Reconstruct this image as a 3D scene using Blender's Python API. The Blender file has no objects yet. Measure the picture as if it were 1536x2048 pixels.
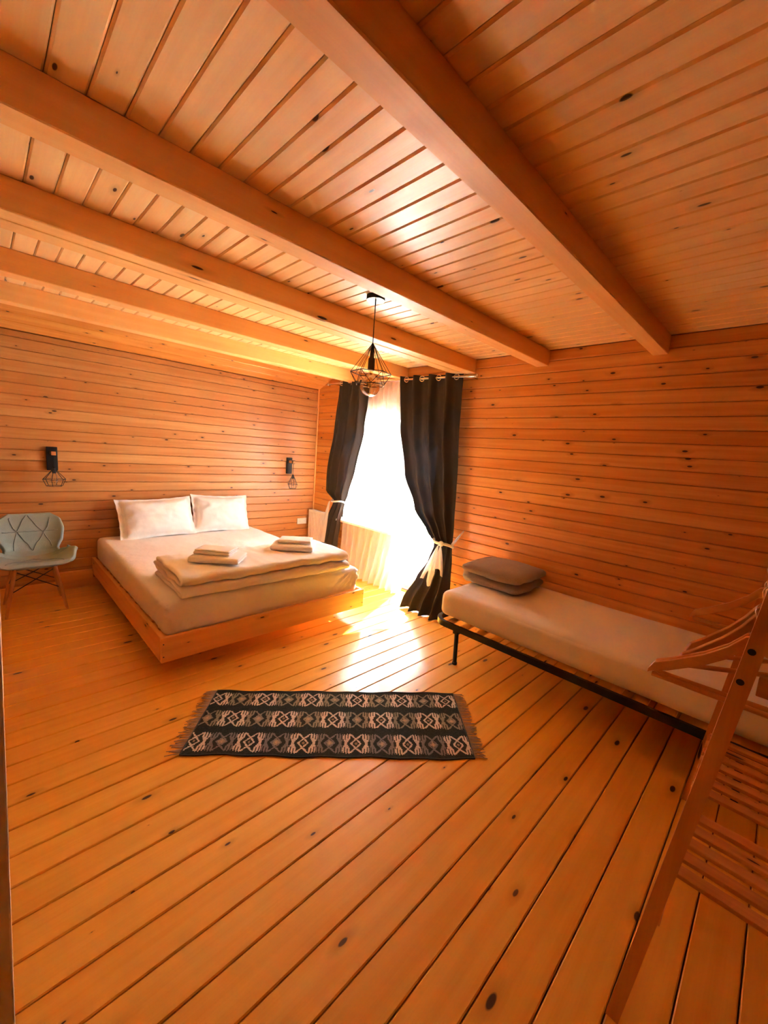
import bpy, bmesh, math, random
from mathutils import Vector, Matrix, noise
random.seed(7)
PI = math.pi
scene = bpy.context.scene
COL = scene.collection

# ------------------------------------------------------------------ camera
cam_d = bpy.data.cameras.new('camera'); cam = bpy.data.objects.new('camera', cam_d); COL.objects.link(cam)
yaw, pitch, roll = math.radians(45.224), math.radians(-8.356), math.radians(4.291)
fwd = Vector((math.sin(yaw)*math.cos(pitch), math.cos(yaw)*math.cos(pitch), math.sin(pitch)))
rgt = Vector((math.cos(yaw), -math.sin(yaw), 0)); upv = rgt.cross(fwd)
r2 = rgt*math.cos(roll) + upv*math.sin(roll); u2 = -rgt*math.sin(roll) + upv*math.cos(roll)
M = Matrix.Identity(4)
for i in range(3):
    M[i][0] = r2[i]; M[i][1] = u2[i]; M[i][2] = -fwd[i]
M.translation = Vector((0, 0, 1.55)); cam.matrix_world = M
cam_d.sensor_fit = 'VERTICAL'; cam_d.sensor_height = 36; cam_d.lens = 807.2/2048*36
cam_d.clip_start = 0.02; cam_d.clip_end = 200
scene.camera = cam

# ------------------------------------------------------------------ light
SKY = 7.2
SUN = 85.0
EXPOSURE = 2.18
w = bpy.data.worlds.new('world'); scene.world = w; w.use_nodes = True
bg = w.node_tree.nodes['Background']; bg.inputs[0].default_value = (0.84, 0.93, 1.0, 1); bg.inputs[1].default_value = SKY
sun_d = bpy.data.lights.new('sun', 'SUN'); sun_d.energy = SUN; sun_d.angle = math.radians(1.2); sun_d.color = (1.0, 0.93, 0.82)
sun = bpy.data.objects.new('sun', sun_d); COL.objects.link(sun)
sun_dir = Vector((-0.74, -0.30, -0.87)).normalized()
sun.rotation_euler = sun_dir.to_track_quat('-Z', 'Y').to_euler(); sun.location = (9, 7, 8)
por_d = bpy.data.lights.new('window_daylight_portal', 'AREA'); por_d.shape = 'RECTANGLE'
por_d.size = 2.1; por_d.size_y = 1.85; por_d.cycles.is_portal = True
por = bpy.data.objects.new('window_daylight_portal', por_d); COL.objects.link(por)
por.location = (3.60, 3.35, 1.03); por.rotation_euler = (0, PI/2, 0)
vs = scene.view_settings
vs.view_transform = 'Standard'; vs.look = 'None'; vs.gamma = 1; vs.use_curve_mapping = False; vs.exposure = EXPOSURE
scene.cycles.max_bounces = 8; scene.cycles.diffuse_bounces = 6; scene.cycles.glossy_bounces = 2; scene.cycles.transparent_max_bounces = 12
scene.cycles.adaptive_threshold = 0.2; scene.cycles.caustics_reflective = False; scene.cycles.caustics_refractive = False
scene.cycles.sample_clamp_indirect = 20

# ------------------------------------------------------------------ helpers
def tag(o, label=None, cat=None, group=None, kind=None):
    if label: o['label'] = label
    if cat: o['category'] = cat
    if group: o['group'] = group
    if kind: o['kind'] = kind
    return o
def link(name, me, mat=None, parent=None, loc=None, rot=None):
    o = bpy.data.objects.new(name, me); COL.objects.link(o)
    if mat is not None and not me.materials: me.materials.append(mat)
    if parent is not None: o.parent = parent
    if loc is not None: o.location = loc
    if rot is not None: o.rotation_euler = rot
    return o
def empty(name, loc=(0, 0, 0), rot=(0, 0, 0)):
    o = bpy.data.objects.new(name, None); COL.objects.link(o); o.empty_display_size = .1
    o.location = loc; o.rotation_euler = rot
    return o
class MB:
    def __init__(s): s.v = []; s.f = []
    def add(s, vs_, fs):
        b = len(s.v); s.v += [tuple(p) for p in vs_]; s.f += [tuple(b+i for i in f) for f in fs]; return s
    def box(s, x0, y0, z0, x1, y1, z1):
        return s.add([(x0,y0,z0),(x1,y0,z0),(x1,y1,z0),(x0,y1,z0),(x0,y0,z1),(x1,y0,z1),(x1,y1,z1),(x0,y1,z1)],
                     [(0,3,2,1),(4,5,6,7),(0,1,5,4),(1,2,6,5),(2,3,7,6),(3,0,4,7)])
    def bbox(s, x0, y0, z0, x1, y1, z1, b=.003, seg=2):
        bm = bmesh.new(); bmesh.ops.create_cube(bm, size=1)
        for v in bm.verts:
            v.co = Vector((x0 if v.co.x < 0 else x1, y0 if v.co.y < 0 else y1, z0 if v.co.z < 0 else z1))
        bmesh.ops.bevel(bm, geom=bm.edges[:], offset=b, segments=seg, profile=.5, affect='EDGES')
        bm.verts.index_update()
        s.add([v.co for v in bm.verts], [[v.index for v in f.verts] for f in bm.faces]); bm.free(); return s
    def tube(s, pts, r, n=8, closed=False, cap=True):
        pts = [Vector(p) for p in pts]; N = len(pts)
        rs = r if isinstance(r, (list, tuple)) else [r]*N
        prev = None; base = len(s.v)
        for i, p in enumerate(pts):
            if closed: d = pts[(i+1) % N] - pts[i-1]
            else: d = pts[min(i+1, N-1)] - pts[max(i-1, 0)]
            d.normalize()
            if prev is None:
                a = Vector((0, 0, 1)) if abs(d.z) < .9 else Vector((1, 0, 0))
                u = d.cross(a).normalized()
            else:
                u = (prev - d*prev.dot(d)).normalized()
            prev = u; vv = d.cross(u)
            for k in range(n):
                t = 2*PI*k/n; s.v.append(tuple(p + (u*math.cos(t) + vv*math.sin(t))*rs[i]))
        for i in range(N if closed else N-1):
            j = (i+1) % N
            for k in range(n):
                s.f.append((base+i*n+k, base+i*n+(k+1) % n, base+j*n+(k+1) % n, base+j*n+k))
        if cap and not closed:
            s.f.append(tuple(base+k for k in reversed(range(n)))); s.f.append(tuple(base+(N-1)*n+k for k in range(n)))
        return s
    def lathe(s, prof, n=24, c=(0, 0, 0), cap=True):
        b = len(s.v)
        for r, z in prof:
            for k in range(n):
                t = 2*PI*k/n; s.v.append((c[0]+r*math.cos(t), c[1]+r*math.sin(t), c[2]+z))
        for i in range(len(prof)-1):
            for k in range(n):
                s.f.append((b+i*n+k, b+i*n+(k+1) % n, b+(i+1)*n+(k+1) % n, b+(i+1)*n+k))
        if cap:
            if prof[0][0] > 1e-5: s.f.append(tuple(b+k for k in reversed(range(n))))
            if prof[-1][0] > 1e-5: s.f.append(tuple(b+(len(prof)-1)*n+k for k in range(n)))
        return s
    def grid(s, fn, nu, nv):
        b = len(s.v)
        for j in range(nv+1):
            for i in range(nu+1): s.v.append(tuple(fn(i/nu, j/nv)))
        for j in range(nv):
            for i in range(nu):
                a = b+j*(nu+1)+i; s.f.append((a, a+1, a+nu+2, a+nu+1))
        return s
    def rbox(s, dims, r, n, disp=None, c=(0, 0, 0)):
        """rounded, subdivided box centred on c; disp(p, normal) moves each point"""
        hx, hy, hz = dims[0]/2, dims[1]/2, dims[2]/2
        idx = {}; nx, ny, nz = n
        def P(i, j, k):
            key = (i, j, k)
            if key in idx: return idx[key]
            p = Vector(((i/nx*2-1)*hx, (j/ny*2-1)*hy, (k/nz*2-1)*hz))
            q = Vector((max(-hx+r, min(hx-r, p.x)), max(-hy+r, min(hy-r, p.y)), max(-hz+r, min(hz-r, p.z))))
            d = p-q
            nn = d.normalized() if d.length > 1e-9 else Vector((0, 0, 1))
            p = q + nn*r
            if disp: p = disp(p, nn)
            idx[key] = len(s.v); s.v.append((p.x+c[0], p.y+c[1], p.z+c[2])); return idx[key]
        for i in range(nx):
            for j in range(ny):
                s.f.append((P(i,j,0), P(i,j+1,0), P(i+1,j+1,0), P(i+1,j,0)))
                s.f.append((P(i,j,nz), P(i+1,j,nz), P(i+1,j+1,nz), P(i,j+1,nz)))
        for i in range(nx):
            for k in range(nz):
                s.f.append((P(i,0,k), P(i+1,0,k), P(i+1,0,k+1), P(i,0,k+1)))
                s.f.append((P(i,ny,k), P(i,ny,k+1), P(i+1,ny,k+1), P(i+1,ny,k)))
        for j in range(ny):
            for k in range(nz):
                s.f.append((P(0,j,k), P(0,j,k+1), P(0,j+1,k+1), P(0,j+1,k)))
                s.f.append((P(nx,j,k), P(nx,j+1,k), P(nx,j+1,k+1), P(nx,j,k+1)))
        return s
    def sphere(s, c, r, n=12, sz=1):
        prof = [(max(r*math.sin(PI*i/n), 0), -r*sz*math.cos(PI*i/n)) for i in range(n+1)]
        return s.lathe(prof, n*2, c, cap=False)
    def mesh(s, name, smooth=False, angle=None):
        me = bpy.data.meshes.new(name); me.from_pydata(s.v, [], s.f); me.validate()
        if smooth or angle:
            me.polygons.foreach_set('use_smooth', [True]*len(me.polygons))
            if angle: me.set_sharp_from_angle(angle=math.radians(angle))
        me.update(); return me
    def build(s, name, mat, parent=None, smooth=False, angle=None, loc=None, rot=None):
        return link(name, s.mesh(name, smooth, angle), mat, parent, loc, rot)
def fbm(p, sc, seed=0.0):
    return noise.fractal(Vector((p[0]*sc+seed, p[1]*sc-seed, p[2]*sc+seed*.5)), 1.0, 2.0, 3)
def lerp_table(tab, x):
    """tab sorted by first column ascending; smooth interpolation of the rest"""
    if x <= tab[0][0]: return tab[0][1:]
    for a, b in zip(tab, tab[1:]):
        if x <= b[0]:
            t = (x-a[0])/(b[0]-a[0]); t = t*t*(3-2*t)*.5 + t*.5
            return tuple(p+(q-p)*t for p, q in zip(a[1:], b[1:]))
    return tab[-1][1:]

# ------------------------------------------------------------------ materials
def nodes(name):
    m = bpy.data.materials.new(name); m.use_nodes = True
    nt = m.node_tree; b = nt.nodes['Principled BSDF']; return m, nt, b
def N(nt, t, **kw):
    n = nt.nodes.new(t)
    for k, v in kw.items(): setattr(n, k, v)
    return n
def math_n(nt, op, a, b=None, c=None, clamp=False):
    n = N(nt, 'ShaderNodeMath', operation=op, use_clamp=clamp)
    for i, x in enumerate((a, b, c)):
        if x is None: continue
        if hasattr(x, 'is_output'): nt.links.new(x, n.inputs[i])
        else: n.inputs[i].default_value = x
    return n.outputs[0]
def mix_c(nt, fac, a, b, blend='MIX'):
    n = N(nt, 'ShaderNodeMix', data_type='RGBA', blend_type=blend)
    for sock, x in ((n.inputs[0], fac), (n.inputs[6], a), (n.inputs[7], b)):
        if hasattr(x, 'is_output'): nt.links.new(x, sock)
        else: sock.default_value = x if isinstance(x, float) else (*x, 1)
    return n.outputs[2]
def ramp(nt, fac, stops):
    n = N(nt, 'ShaderNodeValToRGB'); nt.links.new(fac, n.inputs[0]); e = n.color_ramp.elements
    while len(e) < len(stops): e.new(.5)
    for el, (p, c) in zip(e, stops):
        el.position = p; el.color = (*c, 1) if not isinstance(c, (int, float)) else (c, c, c, 1)
    return n.outputs[0]
def wood(name, light, dark, axis=0, face=(0, 1), rough=.4, coat=0.0, coat_rough=.2, knot=(5.0, 8.0), knot_amt=.30, knot_col=(.055, .014, .004), vary=.5, spec=.5, wrap=False):
    """axis: local axis the grain runs along; face: the two local axes of the visible face (grain axis, across axis)"""
    m, nt, b = nodes(name)
    tc = N(nt, 'ShaderNodeTexCoord'); oi = N(nt, 'ShaderNodeObjectInfo')
    sep = N(nt, 'ShaderNodeSeparateXYZ'); nt.links.new(tc.outputs['Object'], sep.inputs[0])
    rnd = oi.outputs['Random']
    al = math_n(nt, 'MULTIPLY_ADD', rnd, 61.7, sep.outputs[face[0]])
    third = ({0, 1, 2} - set(face)).pop()
    across = math_n(nt, 'ADD', sep.outputs[face[1]], sep.outputs[third]) if wrap else sep.outputs[face[1]]
    ac = math_n(nt, 'MULTIPLY_ADD', rnd, 23.3, across)
    # knots
    kc = N(nt, 'ShaderNodeCombineXYZ')
    nt.links.new(math_n(nt, 'MULTIPLY', al, knot[0]), kc.inputs[0]); nt.links.new(math_n(nt, 'MULTIPLY', ac, knot[1]), kc.inputs[1])
    vo = N(nt, 'ShaderNodeTexVoronoi', voronoi_dimensions='2D', feature='F1'); vo.inputs['Scale'].default_value = 1
    vo.inputs['Randomness'].default_value = .9
    nt.links.new(kc.outputs[0], vo.inputs['Vector'])
    sc = N(nt, 'ShaderNodeSeparateColor'); nt.links.new(vo.outputs['Color'], sc.inputs[0])
    size = math_n(nt, 'MULTIPLY', math_n(nt, 'MAXIMUM', math_n(nt, 'SUBTRACT', sc.outputs[0], .50), 0.0), knot_amt)
    size = math_n(nt, 'ADD', size, .0001)
    rel = math_n(nt, 'DIVIDE', vo.outputs['Distance'], size)
    core = ramp(nt, math_n(nt, 'MULTIPLY', rel, .4), [(.30, 1.0), (.42, 0.0)])
    halo = ramp(nt, math_n(nt, 'MULTIPLY', rel, .25), [(.2, 1.0), (.9, 0.0)])
    # grain
    gc = N(nt, 'ShaderNodeCombineXYZ')
    nt.links.new(math_n(nt, 'MULTIPLY', al, 1.3), gc.inputs[0])
    acw = math_n(nt, 'MULTIPLY_ADD', halo, .035, ac)
    nt.links.new(math_n(nt, 'MULTIPLY', acw, 26.0), gc.inputs[1])
    nt.links.new(math_n(nt, 'MULTIPLY', sep.outputs[third], 26.0), gc.inputs[2])
    n1 = N(nt, 'ShaderNodeTexNoise'); n1.inputs['Scale'].default_value = 1.0; n1.inputs['Detail'].default_value = 2.5
    nt.links.new(gc.outputs[0], n1.inputs['Vector'])
    gc2 = N(nt, 'ShaderNodeCombineXYZ')
    nt.links.new(math_n(nt, 'MULTIPLY', al, 5.0), gc2.inputs[0]); nt.links.new(math_n(nt, 'MULTIPLY', ac, 220.0), gc2.inputs[1])
    n2 = N(nt, 'ShaderNodeTexNoise'); n2.inputs['Scale'].default_value = 1.0; n2.inputs['Detail'].default_value = 0
    nt.links.new(gc2.outputs[0], n2.inputs['Vector'])
    g = ramp(nt, n1.outputs[0], [(.36, 1.0), (.66, 0.0)])
    g = math_n(nt, 'MULTIPLY', g, .55)
    g = math_n(nt, 'MULTIPLY_ADD', math_n(nt, 'SUBTRACT', n2.outputs[0], .5), .35, g)
    rv = math_n(nt, 'MULTIPLY', math_n(nt, 'FRACT', math_n(nt, 'MULTIPLY', rnd, 7.31)), vary)
    g = math_n(nt, 'ADD', g, rv, clamp=True)
    c = mix_c(nt, g, light, dark)
    c = mix_c(nt, math_n(nt, 'MULTIPLY', halo, .45), c, tuple(x*.55 for x in dark))
    c = mix_c(nt, core, c, knot_col)
    nt.links.new(c, b.inputs['Base Color'])
    b.inputs['Roughness'].default_value = rough; b.inputs['Specular IOR Level'].default_value = spec
    b.inputs['Coat Weight'].default_value = coat; b.inputs['Coat Roughness'].default_value = coat_rough
    return m
def plain(name, col, rough=.5, metal=0, spec=.5, nscale=0, namt=.1, bump=0, sheen=0):
    m, nt, b = nodes(name)
    b.inputs['Roughness'].default_value = rough; b.inputs['Metallic'].default_value = metal; b.inputs['Specular IOR Level'].default_value = spec
    if sheen: b.inputs['Sheen Weight'].default_value = sheen
    if nscale:
        tc = N(nt, 'ShaderNodeTexCoord'); n1 = N(nt, 'ShaderNodeTexNoise'); n1.inputs['Scale'].default_value = nscale; n1.inputs['Detail'].default_value = 4
        nt.links.new(tc.outputs['Object'], n1.inputs['Vector'])
        c = mix_c(nt, n1.outputs[0], tuple(x*(1-namt) for x in col), tuple(min(1, x*(1+namt)) for x in col))
        nt.links.new(c, b.inputs['Base Color'])
        if bump:
            bp = N(nt, 'ShaderNodeBump'); bp.inputs['Strength'].default_value = bump; bp.inputs['Distance'].default_value = .003 if nscale > 30 else .012
            nt.links.new(n1.outputs[0], bp.inputs['Height']); nt.links.new(bp.outputs[0], b.inputs['Normal'])
    else: b.inputs['Base Color'].default_value = (*col, 1)
    return m
def cloth_mix(name, col, trans=0.0, transl=.3, tcol=None):
    m, nt, b = nodes(name); out = nt.nodes['Material Output']
    b.inputs['Base Color'].default_value = (*col, 1); b.inputs['Roughness'].default_value = .9; b.inputs['Specular IOR Level'].default_value = .1
    tl = N(nt, 'ShaderNodeBsdfTranslucent'); tl.inputs[0].default_value = (*(tcol or col), 1)
    mx = N(nt, 'ShaderNodeMixShader'); mx.inputs[0].default_value = transl
    nt.links.new(b.outputs[0], mx.inputs[1]); nt.links.new(tl.outputs[0], mx.inputs[2]); res = mx.outputs[0]
    if trans:
        tp = N(nt, 'ShaderNodeBsdfTransparent'); m2 = N(nt, 'ShaderNodeMixShader'); m2.inputs[0].default_value = trans
        nt.links.new(res, m2.inputs[1]); nt.links.new(tp.outputs[0], m2.inputs[2]); res = m2.outputs[0]
    nt.links.new(res, out.inputs[0]); return m
def glass(name, tint=(1, 1, 1), refl=.08):
    m, nt, b = nodes(name); out = nt.nodes['Material Output']; nt.nodes.remove(b)
    tp = N(nt, 'ShaderNodeBsdfTransparent'); tp.inputs[0].default_value = (*tint, 1)
    gl = N(nt, 'ShaderNodeBsdfGlossy'); gl.inputs['Roughness'].default_value = .02
    lw = N(nt, 'ShaderNodeLayerWeight'); lw.inputs[0].default_value = .3
    mx = N(nt, 'ShaderNodeMixShader')
    nt.links.new(math_n(nt, 'MULTIPLY_ADD', lw.outputs['Fresnel'], .6, refl*.3), mx.inputs[0])
    nt.links.new(tp.outputs[0], mx.inputs[1]); nt.links.new(gl.outputs[0], mx.inputs[2]); nt.links.new(mx.outputs[0], out.inputs[0])
    return m
WL, WD = (.82, .39, .090), (.66, .235, .032)
M_floor = wood('floor_pine', (.92, .49, .065), (.83, .37, .032), face=(0, 1), rough=.34, coat=.55, coat_rough=.16, knot=(2.6, 6.5), knot_amt=.17, vary=.45)
M_wall = wood('wall_pine', WL, WD, face=(0, 2), rough=.42, coat=.12, knot=(3.6, 9.0), knot_amt=.15, vary=.55)
M_ceil = wood('ceiling_pine', (.95, .66, .31), (.89, .53, .21), face=(1, 0), rough=.36, coat=.25, coat_rough=.22, knot=(3.2, 8.5), knot_amt=.32, vary=.4)
M_beam = wood('beam_pine', (.91, .52, .18), (.85, .42, .12), face=(0, 2), rough=.45, knot=(1.4, 7.0), knot_amt=.14, vary=.3, wrap=True)
M_bedwood = wood('bed_pine', (.88, .46, .13), (.76, .33, .075), face=(0, 2), rough=.45, knot=(2.2, 7.0), knot_amt=.12, vary=.2, wrap=True)
M_bedwood_y = wood('bed_pine_side', (.88, .46, .13), (.76, .33, .075), face=(1, 2), rough=.45, knot=(2.2, 7.0), knot_amt=.12, vary=.2, wrap=True)
M_rack = wood('rack_pine', (.70, .32, .08), (.55, .20, .04), face=(2, 1), rough=.45, knot=(2.4, 20.0), knot_amt=.30, vary=.2)
M_slat = wood('slat_pine', (.70, .32, .08), (.52, .19, .04), face=(1, 0), rough=.5, knot=(2.4, 12.0), knot_amt=.2, vary=.4)
M_leg = wood('beech', (.62, .33, .13), (.48, .22, .07), face=(2, 0), rough=.45, knot_amt=.02)
M_seam = plain('wood_seam', (.20, .06, .012), .8, nscale=20)
M_sheet = plain('white_cotton', (.86, .84, .82), .85, spec=.15, nscale=11, namt=.02, bump=.55)
M_towel = plain('terry_cotton', (.87, .85, .83), .95, spec=.05, nscale=200, namt=.03, bump=.25)
M_blanket = plain('taupe_fleece', (.30, .24, .20), .95, spec=.05, nscale=120, namt=.18, bump=.7, sheen=.3)
M_black = plain('black_metal', (.012, .010, .010), .42, nscale=40, namt=.2)
M_dark = plain('black_plastic', (.015, .012, .011), .5, nscale=40, namt=.2)
M_bronze = plain('bronze_wire', (.05, .022, .012), .4, metal=.5, nscale=60, namt=.2)
M_steel = plain('brushed_steel', (.72, .66, .58), .25, metal=1, nscale=80, namt=.08)
M_whitep = plain('white_enamel', (.86, .85, .82), .35, nscale=30, namt=.02)
M_pvc = plain('white_pvc', (.85, .86, .87), .35, nscale=30, namt=.02)
M_chair = plain('sage_fabric', (.31, .37, .33), .8, spec=.2, nscale=220, namt=.12, bump=.4)
M_seamc = plain('sage_piping', (.25, .30, .27), .8, spec=.2, nscale=220, namt=.1)
M_curtain = cloth_mix('charcoal_curtain', (.060, .048, .042), transl=.14, tcol=(.13, .15, .17))
M_sheer = cloth_mix('white_voile', (.9, .9, .9), trans=.42, transl=.55, tcol=(.92, .93, .95))
M_scarf = cloth_mix('white_voile_tie', (.88, .86, .84), trans=.12, transl=.4)
M_pane = glass('window_glass')
M_bulb = glass('amber_bulb_glass', (1.0, .80, .55), .12)
M_bulbc = glass('clear_bulb_glass', (1.0, .90, .78), .5)
M_fila = plain('filament', (.8, .5, .15), .4, metal=.6, nscale=50)
M_conc = plain('balcony_stone', (.78, .76, .72), .8, nscale=6, namt=.08)
M_door = plain('door_paint', (.88, .84, .78), .4, nscale=12, namt=.03)
M_leaf = plain('leaf_green', (.10, .20, .07), .6, nscale=3, namt=.4)
M_bark = plain('bark', (.10, .07, .05), .9, nscale=12, namt=.4, bump=.6)
M_ground = plain('bounce_ground', (.74, .72, .68), .9, nscale=1.5, namt=.12)  # ground tone made pale to bounce sunlight up onto the ceiling

# ------------------------------------------------------------------ room shell
XB, YA, X0, Y0, ZC = 3.404, 4.829, -1.5, -1.7, 2.49
def plank_mesh(name, L, W, T, ch=.006, gap=.0012):
    """board along local X from 0 to L, across local Y 0..W, visible face at local z=0 (body below), V-chamfered long edges"""
    prof = [(gap, -T), (W-gap, -T), (W-gap, -ch), (W-gap-ch, 0), (gap+ch, 0), (gap, -ch)]
    mb = MB(); n = len(prof)
    mb.add([(0, y, z) for y, z in prof] + [(L, y, z) for y, z in prof],
           [(i, (i+1) % n, n+(i+1) % n, n+i) for i in range(n)] + [tuple(range(n))[::-1], tuple(range(n, 2*n))])
    return mb.mesh(name)
def place(o, origin, ex, ey, ez):
    m = Matrix.Identity(4)
    for i in range(3): m[i][0] = ex[i]; m[i][1] = ey[i]; m[i][2] = ez[i]; m[i][3] = origin[i]
    o.matrix_world = m
M_wallp = wood('wall_board_pine', WL, WD, face=(0, 1), rough=.42, coat=.12, knot=(3.8, 9.0), knot_amt=.155, vary=.75)
M_ceilp = wood('ceiling_board_pine', (.95, .66, .31), (.89, .53, .21), face=(0, 1), rough=.36, coat=.35, coat_rough=.32, knot=(3.0, 8.5), knot_amt=.15, vary=.5)

# floor
floor = tag(MB().box(X0-.15, Y0-.15, -.12, XB+.16, YA+.15, -.024).build('floor', M_seam), kind='structure')
PF = .1362
fm = plank_mesh('floor_plank', XB-X0, PF, .024, ch=.0035, gap=.0022); fm.materials.append(M_floor)
k0 = math.floor((Y0-.141)/PF)+1
y = .141 + k0*PF
while y < YA:
    wd = min(PF, YA-y)
    me = fm
    if wd < PF-.001: me = plank_mesh('floor_plank', XB-X0, wd, .024, ch=.0035, gap=.0022); me.materials.append(M_floor)
    o = link('plank', me, parent=floor); place(o, (X0, y, 0), (1,0,0), (0,1,0), (0,0,1)); y += PF
# ceiling: flat part
YS = 4.51
ceil = tag(MB().box(X0-.15, Y0-.15, ZC+.014, XB+.16, YA+.15, ZC+.14).build('ceiling', M_seam), kind='structure')
PC = .0945
cm = plank_mesh('ceiling_plank', YS-Y0, PC, .014, ch=.006); cm.materials.append(M_ceilp)
x = .644 + (math.floor((X0-.644)/PC)+1)*PC
while x < XB-.005:
    wd = min(PC, XB-x); me = cm
    if wd < PC-.001: me = plank_mesh('ceiling_plank', YS-Y0, wd, .014); me.materials.append(M_ceilp)
    o = link('plank', me, parent=ceil); place(o, (x, Y0, ZC), (0,1,0), (1,0,0), (0,0,-1)); x += PC
# sloped strip between the flat ceiling and the back wall
slope_v = Vector((0, YA-YS, 2.345-ZC)); SL = slope_v.length; sv = slope_v.normalized(); sn = Vector((0, sv.z, -sv.y))
slope = tag(MB().add([(X0,YS,ZC+.016),(XB,YS,ZC+.016),(XB,YA,2.362),(X0,YA,2.362),(X0,YS,ZC+.1),(XB,YS,ZC+.1),(XB,YA,ZC+.1),(X0,YA,ZC+.1)],
            [(0,3,2,1),(4,5,6,7),(0,1,5,4),(1,2,6,5),(2,3,7,6),(3,0,4,7)]).build('ceiling_slope', M_seam), kind='structure')
sm = plank_mesh('slope_plank', XB-X0, SL/3, .013); sm.materials.append(M_wallp)
for i in range(3):
    o = link('plank', sm, parent=slope); place(o, Vector((X0, YS, ZC)) + sv*(SL/3*i), (1,0,0), sv, sn)
# back wall (bed wall)
wall_a = tag(MB().box(X0-.15, YA+.013, -.1, XB+.16, YA+.15, ZC+.1).build('wall_back', M_seam), kind='structure')
PA = .0952
M_walla = wood('bed_wall_pine_dimmed', (.62, .315, .105), (.49, .19, .042), face=(0, 1), rough=.42, coat=.12, knot=(3.8, 9.0), knot_amt=.155, vary=.75)  # wall board pine darkened so this window-lit wall looks less brightly lit
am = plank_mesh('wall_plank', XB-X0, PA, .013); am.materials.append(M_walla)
z = .958 - 10*PA
while z < 2.345:
    wd = min(PA, 2.345-z); me = am
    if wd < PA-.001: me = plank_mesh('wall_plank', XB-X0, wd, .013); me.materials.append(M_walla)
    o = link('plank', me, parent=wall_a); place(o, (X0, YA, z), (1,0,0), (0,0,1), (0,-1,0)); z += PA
# right wall with the balcony door and window opening
OY0, OYM, OY1, SILL, HEAD = 2.50, 3.13, 4.22, .652, 2.035
wall_b = MB()
wall_b.box(XB+.013, Y0-.15, -.1, XB+.16, OY0, ZC+.1); wall_b.box(XB+.013, OY1, -.1, XB+.16, YA+.15, ZC+.1)
wall_b.box(XB+.013, OY0, HEAD, XB+.16, OY1, ZC+.1); wall_b.box(XB+.013, OYM, -.1, XB+.16, OY1, SILL)
wall_b = tag(wall_b.build('wall_right', M_seam), kind='structure')
PB = .0922; cache = {}
def wall_b_plank(ya, yb, z, wd):
    key = (round(yb-ya, 3), round(wd, 4))
    if key not in cache:
        cache[key] = plank_mesh('wall_plank', yb-ya, wd, .013); cache[key].materials.append(M_wallp)
    o = link('plank', cache[key], parent=wall_b); place(o, (XB, ya, z), (0,1,0), (0,0,1), (-1,0,0))
for k in range(27):
    z = .0068 + PB*k; wd = min(PB, ZC-z)
    mid = z+wd/2
    if mid > HEAD: wall_b_plank(Y0, YA, z, wd)
    else:
        wall_b_plank(Y0, OY0, z, wd); wall_b_plank(OY1 if mid > SILL else OYM, YA, z, wd)
# unseen walls behind the camera, toned down to weaken their bounce light
M_walld = wood('low_bounce_pine', (.50, .23, .07), (.38, .145, .035), face=(0, 2), rough=.5, knot_amt=.1, vary=.3)
tag(MB().box(X0-.15, Y0-.15, -.1, XB+.16, Y0, ZC+.1).build('wall_front', M_walld), kind='structure')
tag(MB().box(X0-.15, Y0, -.1, X0, YA+.15, ZC+.1).build('wall_left', M_walld), kind='structure')
# corner bead and skirting
tag(MB().bbox(XB-.016, YA-.016, 0, XB, YA, 2.35, .004).build('trim_1', M_beam), kind='structure')
tag(MB().bbox(X0, YA-.016, 0, XB-.016, YA, .085, .004).build('baseboard_back', M_beam), kind='structure')

# beams
beams = [(.735, .83, 'broad ceiling beam nearest the camera, crossing the top of the picture'),
         (1.575, 1.68, 'ceiling beam between the nearest beam and the pendant lamp'),
         (2.287, 2.39, 'near half of the paired ceiling beams just behind the pendant lamp'),
         (2.397, 2.507, 'far half of the paired ceiling beams just behind the pendant lamp'),
         (3.16, 3.27, 'ceiling beam between the paired beams and the bed wall beam'),
         (3.875, 3.985, 'ceiling beam closest to the wall behind the double bed')]
for a, b_, lab in beams:
    o = MB().bbox(X0, a, 2.365, XB, b_, ZC-.0005, .004, 1).build('ceiling_beam', M_beam)
    tag(o, lab, 'beam', 'ceiling beams')

# ------------------------------------------------------------------ window and balcony door
win = tag(empty('window_1', (XB+.06, (OYM+OY1)/2, SILL)), kind='structure')
cx = XB+.06
def frame_rect(ya, yb, za, zb, t, d, name, parent, mat):
    mb = MB(); mb.bbox(0, ya, za, d, ya+t, zb, .004); mb.bbox(0, yb-t, za, d, yb, zb, .004)
    mb.bbox(0, ya+t, za, d, yb-t, za+t, .004); mb.bbox(0, ya+t, zb-t, d, yb-t, zb, .004)
    return mb.build(name, mat, parent)
y0l, y1l = OYM+.03-(OYM+OY1)/2, OY1-(OYM+OY1)/2
frame_rect(y0l, y1l, 0, HEAD-SILL, .055, .07, 'window_frame', win, M_pvc)
ymid = (y0l+y1l)/2
for a, b_ in ((y0l+.05, ymid+.005), (ymid-.005, y1l-.05)):
    f = frame_rect(a, b_, .05, HEAD-SILL-.05, .06, .055, 'sash', win, M_pvc); f.location.x = -.012
    p = MB().box(.02, a+.055, .105, .026, b_-.055, HEAD-SILL-.105).build('pane', M_pane, f)
h = MB().bbox(-.035, ymid-.012, .55, -.012, ymid+.012, .62, .004).bbox(-.05, ymid-.01, .5, -.035, ymid+.01, .61, .004).build('handle', M_whitep, win)
sl = MB().bbox(-.20, y0l-.02, -.03, 0, y1l+.02, 0, .006).build('window_sill', M_whitep, win)
dr = tag(empty('door_1', (XB+.06, OY0, 0)), kind='structure')
DW = OYM+.03-OY0
frame_rect(0, DW, 0, HEAD, .05, .07, 'door_frame', dr, M_pvc)
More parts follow.
